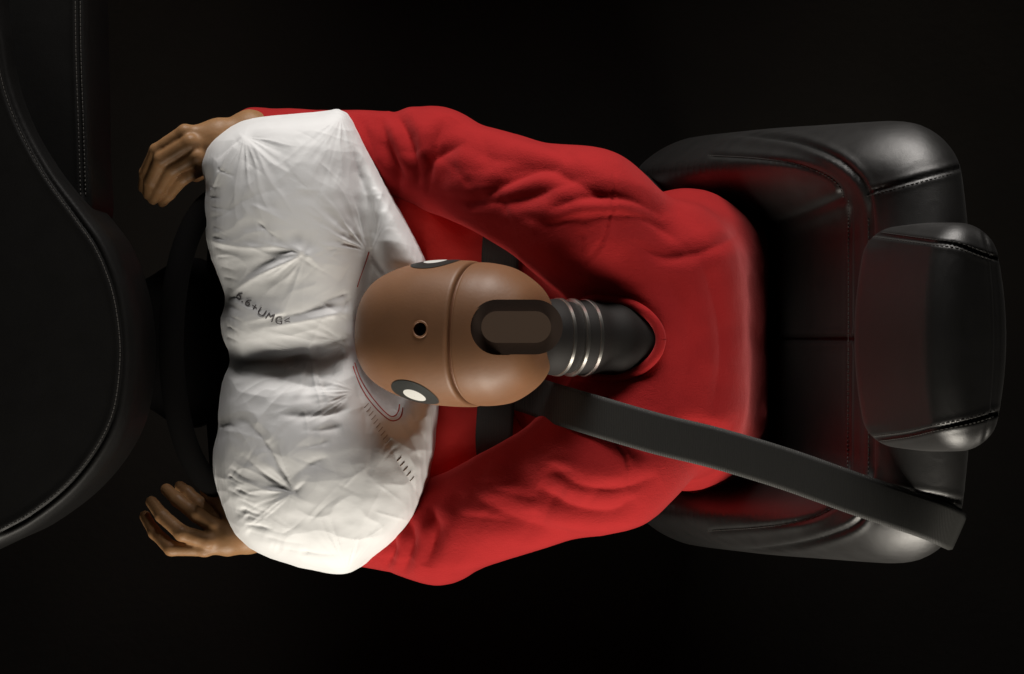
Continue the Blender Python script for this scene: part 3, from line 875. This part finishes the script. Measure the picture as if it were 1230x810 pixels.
co = bpy.data.objects.new('cut', cutm); C.objects.link(co)
bm = bmesh.new(); bm.from_mesh(cutm); bmesh.ops.recalc_face_normals(bm, faces=bm.faces); bm.to_mesh(cutm); bm.free()
md = cap.modifiers.new('b', 'BOOLEAN'); md.operation = 'DIFFERENCE'; md.object = co; md.solver = 'EXACT'
bpy.context.view_layer.update()
cm2 = bpy.data.meshes.new_from_object(cap.evaluated_get(bpy.context.evaluated_depsgraph_get()))
cap.modifiers.clear(); cap.data = cm2; bpy.data.objects.remove(co)
cm2.polygons.foreach_set('use_smooth', np.ones(len(cm2.polygons), bool)); cm2.set_sharp_from_angle(angle=math.radians(40))
lin = stadium(564, 676, 360, 426, 0.955, 0.9745, 'slot_lining', None, None)
link('slot_lining', lin, mat('dark_brown_lining', (0.045, 0.028, 0.02), 0.6, 0.3, bumps=[('noise', 200, .0004, .2)]), cap)
ins = stadium(578, 662, 374, 412, 0.962, 0.982, 'mounting_plate', None, None)
link('mounting_plate', ins, mat('dull_brown_plate', (0.10, 0.065, 0.045), 0.45, 0.5, bumps=[('noise', 200, .0004, .2)]), cap)

# neck: rubber column with aluminium discs
na, nb = P(630, 404, 0.885), P(806, 409, 0.80)
nd = (nb - na)
neck_pts = [np.array(na + nd * t) for t in np.linspace(0, 1, 40)]
V, F = tube_np(neck_pts, [0.043 + .0015 * math.cos(t * 2 * math.pi * 5) for t in np.linspace(0, 1, 40)], 48)
neck = link('neck', mesh_np('neck', V, F), M_rubber, dummy)
for t in (0.22, 0.31, 0.40):
    c_ = na + nd * t; d_ = nd.normalized()
    V, F = tube_np([np.array(c_ - d_ * .0022), np.array(c_ - d_ * .0018), np.array(c_ + d_ * .0018), np.array(c_ + d_ * .0022)], [.0448, .0455, .0455, .0448], 64)
    me = mesh_np('neck_disc', V, F); me.set_sharp_from_angle(angle=math.radians(35))
    link('neck_disc', me, M_alu, neck)

# clothes: shirt as one continuous body
def A3(*p): return np.array(P(*p))
cdir = (P(640, 405, .885) - P(805, 409, .80)).normalized(); cc = P(772, 408, .832)
def shirt_sdf(X, Y, Z):
    c = lambda a, b, ra, rb: cone(X, Y, Z, A3(*a), A3(*b), ra, rb)
    d = smin(c((706, 266, .80), (765, 375, .755), .078, .064), c((730, 548, .80), (768, 440, .755), .080, .064), .03)
    d = smin(d, c((800, 335, .765), (803, 482, .765), .095, .095), .05)
    d = smin(d, c((820, 325, .64), (822, 490, .64), .105, .105), .06)
    d = smin(d, c((846, 320, .50), (846, 500, .50), .105, .105), .06)
    d = smin(d, c((690, 345, .66), (690, 470, .66), .085, .085), .06)
    arm = c((706, 264, .80), (520, 190, .715), .078, .056)
    arm = smin(arm, c((520, 190, .715), (308, 162, .690), .056, .034), .03)
    d = smin(d, arm, .035)
    arm = c((730, 552, .80), (525, 640, .715), .080, .058)
    arm = smin(arm, c((525, 640, .715), (312, 628, .690), .058, .034), .03)
    d = smin(d, arm, .035)
    # neck opening
    d = smax(d, -cone(X, Y, Z, A3(620, 405, .915), A3(728, 408, .868), .054, .050), .022)
    return d
lo = np.minimum(A3(280, 720, .35), A3(280, 720, .95)) - .0; hi = np.array([.42, .36, .95])
V, F = surface_nets(shirt_sdf, (-.36, -.36, .36), (.44, .36, .94), .0062)
# cuffs: cut the sleeves open ends flat
V = relax(V, F, 3); V, F = subdiv(V, F); V = relax(V, F, 2)
N = vnormals(V, F); x, y = proj(V)
fold = [
    ([(456, 142), (468, 180), (484, 222)], .016, 9, .7), ([(500, 228), (498, 190), (484, 150), (470, 132)], .020, 9, .7), ([(512, 236), (516, 200), (526, 165), (540, 140)], .016, 9, -.7),
    ([(478, 238), (474, 200), (458, 170)], .010, 6, .4), ([(508, 220), (520, 190), (560, 170)], .008, 7, .4),
    ([(560, 250), (600, 225), (640, 205), (676, 200)], .012, 9, .5), ([(735, 205), (738, 240), (726, 285), (700, 320)], .004, 2.6, .2), ([(752, 610), (756, 570), (744, 530), (716, 500)], .004, 2.6, .2), ([(545, 148), (600, 150), (660, 172), (700, 200)], .008, 12, .5),
    ([(530, 238), (580, 244), (630, 238), (690, 215)], .010, 9, .6), ([(600, 210), (650, 200), (700, 222), (740, 250)], .010, 12, .6),
    ([(660, 250), (710, 236), (760, 240), (800, 262)], .011, 9, .7), ([(640, 275), (700, 262), (770, 262), (830, 300)], .008, 9, -.5),
    ([(514, 606), (524, 636), (512, 680)], .016, 9, .7), ([(486, 622), (496, 648), (484, 690)], .014, 8, .6), ([(470, 640), (474, 662), (462, 684)], .010, 6, .5),
    ([(540, 690), (600, 686), (660, 672), (712, 652)], .007, 7, .6), ([(645, 585), (690, 612), (735, 618), (765, 600)], .013, 11, .7),
    ([(560, 590), (610, 620), (670, 640), (720, 640)], .008, 14, .5), ([(660, 560), (700, 585), (750, 588), (790, 570)], .009, 10, -.5),
    ([(720, 480), (760, 530), (800, 548)], .006, 12, .5), ([(800, 330), (828, 400), (820, 480)], .006, 14, .5), ([(840, 300), (866, 400), (856, 500)], .008, 12, .6),
    ([(760, 290), (800, 310), (850, 300), (890, 280)], .007, 10, .6), ([(780, 530), (830, 510), (880, 520)], .007, 9, .6),
    ([(320, 132), (350, 138), (385, 134)], .005, 5, .5), ([(560, 170), (590, 190), (640, 195)], .006, 14, .5), ([(430, 140), (440, 160), (452, 190)], .007, 7, .5),
]
rf = random.Random(11)
for k in range(60):      # finer wrinkles across and along the sleeves
    t_ = rf.random(); up_ = k % 2
    ax0, ay0, ax1, ay1 = (706, 264, 440, 180) if up_ else (730, 552, 440, 650)
    cx_, cy_ = ax0 + (ax1 - ax0) * t_, ay0 + (ay1 - ay0) * t_ + rf.uniform(-45, 45)
    a_ = (1.2 if up_ else -1.2) + rf.uniform(-.5, .5) if rf.random() < .6 else rf.uniform(-.4, .4)
    l_ = rf.uniform(12, 34); ca, sa_ = math.cos(a_), math.sin(a_); b_ = rf.uniform(-5, 5)
    fold.append(([(cx_ - l_ * ca, cy_ - l_ * sa_), (cx_ - b_ * sa_, cy_ + b_ * ca), (cx_ + l_ * ca, cy_ + l_ * sa_)], rf.uniform(.0008, .0022), rf.uniform(4, 9), rf.uniform(-.6, .6)))
disp = np.zeros(len(V))
for pts, dep, wd, asy in fold:
    d, t, s = seg_dist(x, y, smooth_line(pts, 6)); tp = np.clip(4 * t * (1 - t), 0, 1) ** .7; q = d * s / wd
    disp += dep * tp * (-np.exp(-np.sqrt(q * q + .03) * 1.2) + asy * .5 * np.exp(-((q - 1.6) / 1.2) ** 2) + .3 * np.exp(-((q + 1.7) / 1.2) ** 2))
disp *= .72 * np.clip(N[:, 2] * 2 + .6, 0, 1)
nn = fnoise(V * np.array([1, 1.6, 1.0]), 11, 3, 2)
disp += 0.0028 * nn
V = V + N * disp[:, None]
shirt = link('shirt', mesh_np('shirt', V, F), M_red, dummy)
# crew collar: a band that follows the line where the neck enters the shirt
nu = nd.normalized(); c1 = nu.cross(Vector((0, 1, 0))).normalized(); c2 = nu.cross(c1)
ts = np.linspace(0.15, 1.0, 240); cps = []
for g in np.linspace(0, 2 * math.pi, 73)[:-1]:
    rdir = math.cos(g) * c1 + math.sin(g) * c2
    q = np.array([na + nd * t + rdir * 0.0475 for t in ts])
    sd_ = shirt_sdf(q[:, 0], q[:, 1], q[:, 2])
    k = np.argmax(sd_ < 0.001) if (sd_ < 0.001).any() else len(ts) - 1
    cps.append(q[k])
cps = np.array(cps)
for it in range(10): cps = .5 * cps + .25 * (np.roll(cps, 1, 0) + np.roll(cps, -1, 0))
off = np.vstack([cps, cps[:1]])
V, F = tube_np(off, .0062, 14, False)
link('collar', mesh_np('collar', V, F), M_red, shirt)
V, F = tube_np(off + np.array(nu) * .009 + np.array([0, 0, .002]), .0012, 6, False)
link('collar_seam', mesh_np('collar_seam', V, F), M_red, shirt)

def trousers_sdf(X, Y, Z):
    c = lambda a, b, ra, rb: cone(X, Y, Z, A3(*a), A3(*b), ra, rb)
    d = c((830, 330, .47), (830, 490, .47), .10, .10)
    for (k, kn, ft) in (((800, 335, .52), (480, 285, .665), (380, 290, .25)), ((800, 485, .52), (480, 540, .665), (380, 535, .25))):
        l = smin(c(k, kn, .088, .066), c(kn, ft, .066, .05), .03)
        d = smin(d, l, .02)
    return d
V, F = surface_nets(trousers_sdf, (-.42, -.30, .10), (.42, .30, .80), .009)
V = relax(V, F, 3); V, F = subdiv(V, F)
N = vnormals(V, F); V = V + N * (.005 * fnoise(V, 14, 9, 2))[:, None]
link('trousers', mesh_np('trousers', V, F), M_redtr, dummy)

# hands
def hand(fingers, palm, wrist, name, label=None):
    def f(X, Y, Z):
        d = None
        for a, b, ra, rb in palm:
            q = cone(X, Y, Z, A3(*a), A3(*b), ra, rb); d = q if d is None else smin(d, q, .012)
        for fg in fingers:
            g = None
            for k in range(len(fg) - 1):
                q = cone(X, Y, Z, A3(*fg[k][:3]), A3(*fg[k + 1][:3]), fg[k][3] * .97, fg[k + 1][3] * .97)
                g = q if g is None else smin(g, q, .003)
            d = smin(d, g, .0022)
        return d
    pts = np.array([A3(*q[:3]) for fg in fingers for q in fg] + [A3(*q) for p in palm for q in p[:2]])
    DZ = -.06
    V, F = surface_nets(f, pts.min(0) - .04, pts.max(0) + .04, .0019)
    V = relax(V, F, 14)
    N = vnormals(V, F)
    V = V + N * (.0003 * fnoise(V, 90, 2, 2))[:, None]
    kx = (CAM_H - V[:, 2] - DZ) / (CAM_H - V[:, 2]); V = V * np.stack([kx, kx, 1 + 0 * kx], 1) + np.array([0, 0, DZ])
    return link(name, mesh_np(name, V, F), M_hand, dummy)
hand([[(238, 161, .790, .0100), (222, 159, .797, .0098), (188, 181, .785, .0088), (175, 208, .755, .0080), (172, 226, .725, .0066)],
      [(246, 172, .792, .0105), (228, 171, .802, .0102), (194, 191, .790, .0092), (181, 218, .757, .0083), (178, 234, .726, .0068)],
      [(250, 186, .788, .0105), (236, 187, .798, .0102), (207, 203, .785, .0092), (192, 226, .752, .0082), (184, 240, .724, .0066)],
      [(254, 196, .780, .0105), (244, 200, .786, .0100), (219, 214, .770, .0090), (203, 233, .738, .0080), (195, 243, .712, .0066)],
      [(272, 184, .765, .013), (258, 194, .745, .011), (246, 204, .722, .0095), (236, 212, .700, .0078)]],
     [((300, 156, .770), (264, 167, .782), .0215, .018), ((262, 158, .784), (232, 163, .790), .016, .0115), ((262, 180, .778), (246, 190, .786), .019, .013), ((340, 162, .755), (300, 156, .770), .020, .0215), ((258, 170, .786), (238, 176, .792), .017, .0125)],
     None, 'hand')
hand([[(262, 636, .765, .0105), (256, 632, .768, .0105), (236, 618, .768, .0098), (214, 601, .752, .0088), (200, 588, .735, .0076)],
      [(262, 648, .770, .0105), (250, 650, .775, .0105), (219, 641, .778, .0098), (195, 620, .757, .0088), (182, 603, .735, .0075)],
      [(262, 656, .766, .0100), (246, 659, .770, .0100), (206, 659, .768, .0092), (186, 640, .745, .0082), (174, 620, .722, .0070)],
      [(266, 640, .750, .0100), (256, 622, .742, .0100), (240, 606, .735, .0090), (226, 592, .722, .0080), (216, 584, .71, .0068)],
      [(282, 625, .752, .012), (268, 607, .745, .0105), (256, 595, .738, .0095), (247, 588, .73, .0078)]],
     [((298, 642, .748), (274, 647, .760), .0215, .018), ((340, 634, .740), (298, 642, .748), .020, .0215), ((272, 650, .762), (254, 652, .768), .017, .0125), ((274, 640, .758), (260, 636, .764), .016, .012)],
     None, 'hand')

# ------------------------------------------------------------------ seat belt
sb_ = BVHTree.FromPolygons([tuple(v.co + shirt.location + dummy.location) for v in shirt.data.vertices], [tuple(p.vertices) for p in shirt.data.polygons])
belt = thing('seat_belt', 'dark grey seat belt crossing the bolster and lap of the red dummy', 'seat belt', P(1110, 625, 0.0))
def ribbon(pts, width, thick, name, parent, wdir=None, lay=None):
    pts = np.array([A3(*p) for p in pts]); 
    q = smooth_line([tuple(p) for p in pts], 14)
    T = np.gradient(q, axis=0); T /= np.linalg.norm(T, axis=1, keepdims=True)
    V = []; nn_ = 9
    for i_ in range(len(q)):
        up = np.array([0, 0, 1.0]) if wdir is None else np.array(wdir[i_] if len(np.shape(wdir)) > 1 else wdir)
        hd = q[min(i_ + 30, len(q) - 1)] - q[max(i_ - 30, 0)]; hd = hd * np.array([1, 1, 0.0]) if name == 'shoulder_strap' else T[i_]
        s_ = np.cross(hd, up); s_ /= np.linalg.norm(s_); n_ = np.cross(s_, T[i_])
        for k_ in np.linspace(-1, 1, nn_): V.append(q[i_] + s_ * width * .5 * k_ + n_ * thick * .5 * (1 - .5 * k_ ** 4))
        for k_ in np.linspace(1, -1, nn_): V.append(q[i_] + s_ * width * .5 * k_ - n_ * thick * .5 * (1 - .5 * k_ ** 4))
    m_ = 2 * nn_
    Ff = [(i_ * m_ + j_, i_ * m_ + (j_ + 1) % m_, (i_ + 1) * m_ + (j_ + 1) % m_, (i_ + 1) * m_ + j_) for i_ in range(len(q) - 1) for j_ in range(m_)]
    Ff += [tuple(range(m_))[::-1], tuple((len(q) - 1) * m_ + j_ for j_ in range(m_))]
    V = np.array(V)
    if lay:            # a strap under tension spans what it lies on: the upper hull of shirt and seat along its path
        V3 = V.reshape(-1, m_, 3); need = q[:, 2].copy()
        for r_ in range(len(q)):
            for v in V3[r_][:nn_]:
                for t_ in (sb_, seat_bvh):
                    h_ = t_.ray_cast(Vector((v[0], v[1], 2.0)), Vector((0, 0, -1)))
                    if h_[0] is not None and q[r_, 2] > .55: need[r_] = max(need[r_], h_[0].z + .003)
        i0 = int(np.argmax(q[:, 2] > .91)); i1 = int(np.argmax(q[:, 0] < P(655, 0, .7).x))
        sdist = np.r_[0, np.cumsum(np.hypot(*np.diff(q[:, :2], axis=0).T))]
        hull = []
        for r_ in range(i0, i1 + 1):
            p_ = (sdist[r_], need[r_])
            while len(hull) > 1 and (hull[-1][0] - hull[-2][0]) * (p_[1] - hull[-2][1]) - (hull[-1][1] - hull[-2][1]) * (p_[0] - hull[-2][0]) >= 0: hull.pop()
            hull.append(p_)
        nz = need.copy(); nz[i0:i1 + 1] = np.interp(sdist[i0:i1 + 1], [h[0] for h in hull], [h[1] for h in hull])
        for it_ in range(20): nz[i0 + 1:-1] = .5 * nz[i0 + 1:-1] + .25 * (nz[i0:-2] + nz[i0 + 2:])
        V3[i0:, :, 2] += (nz - q[:, 2])[i0:, None]
        V3[:i0, :, 2] += (nz - q[:, 2])[i0]
        V = V3.reshape(-1, 3)
    me = mesh_np(name, V, Ff)
    return link(name, me, M_belt, parent)
ribbon([(1150, 639, .60), (1148, 638, .75), (1146, 637, .87), (1140, 634, .93), (1108, 620, .945), (1030, 594, .945), (940, 562, .92), (860, 538, .90), (790, 520, .86), (735, 503, .80), (690, 488, .72), (650, 476, .66), (610, 465, .62), (570, 455, .60)], .047, .0018, 'shoulder_strap', belt, lay=True)
ribbon([(640, 245, .37), (622, 224, .56), (614, 232, .66), (603, 280, .718), (600, 335, .712), (598, 410, .69), (596, 480, .712), (594, 540, .718), (606, 594, .66), (620, 602, .56), (640, 585, .37)], .046, .002, 'lap_strap', belt)
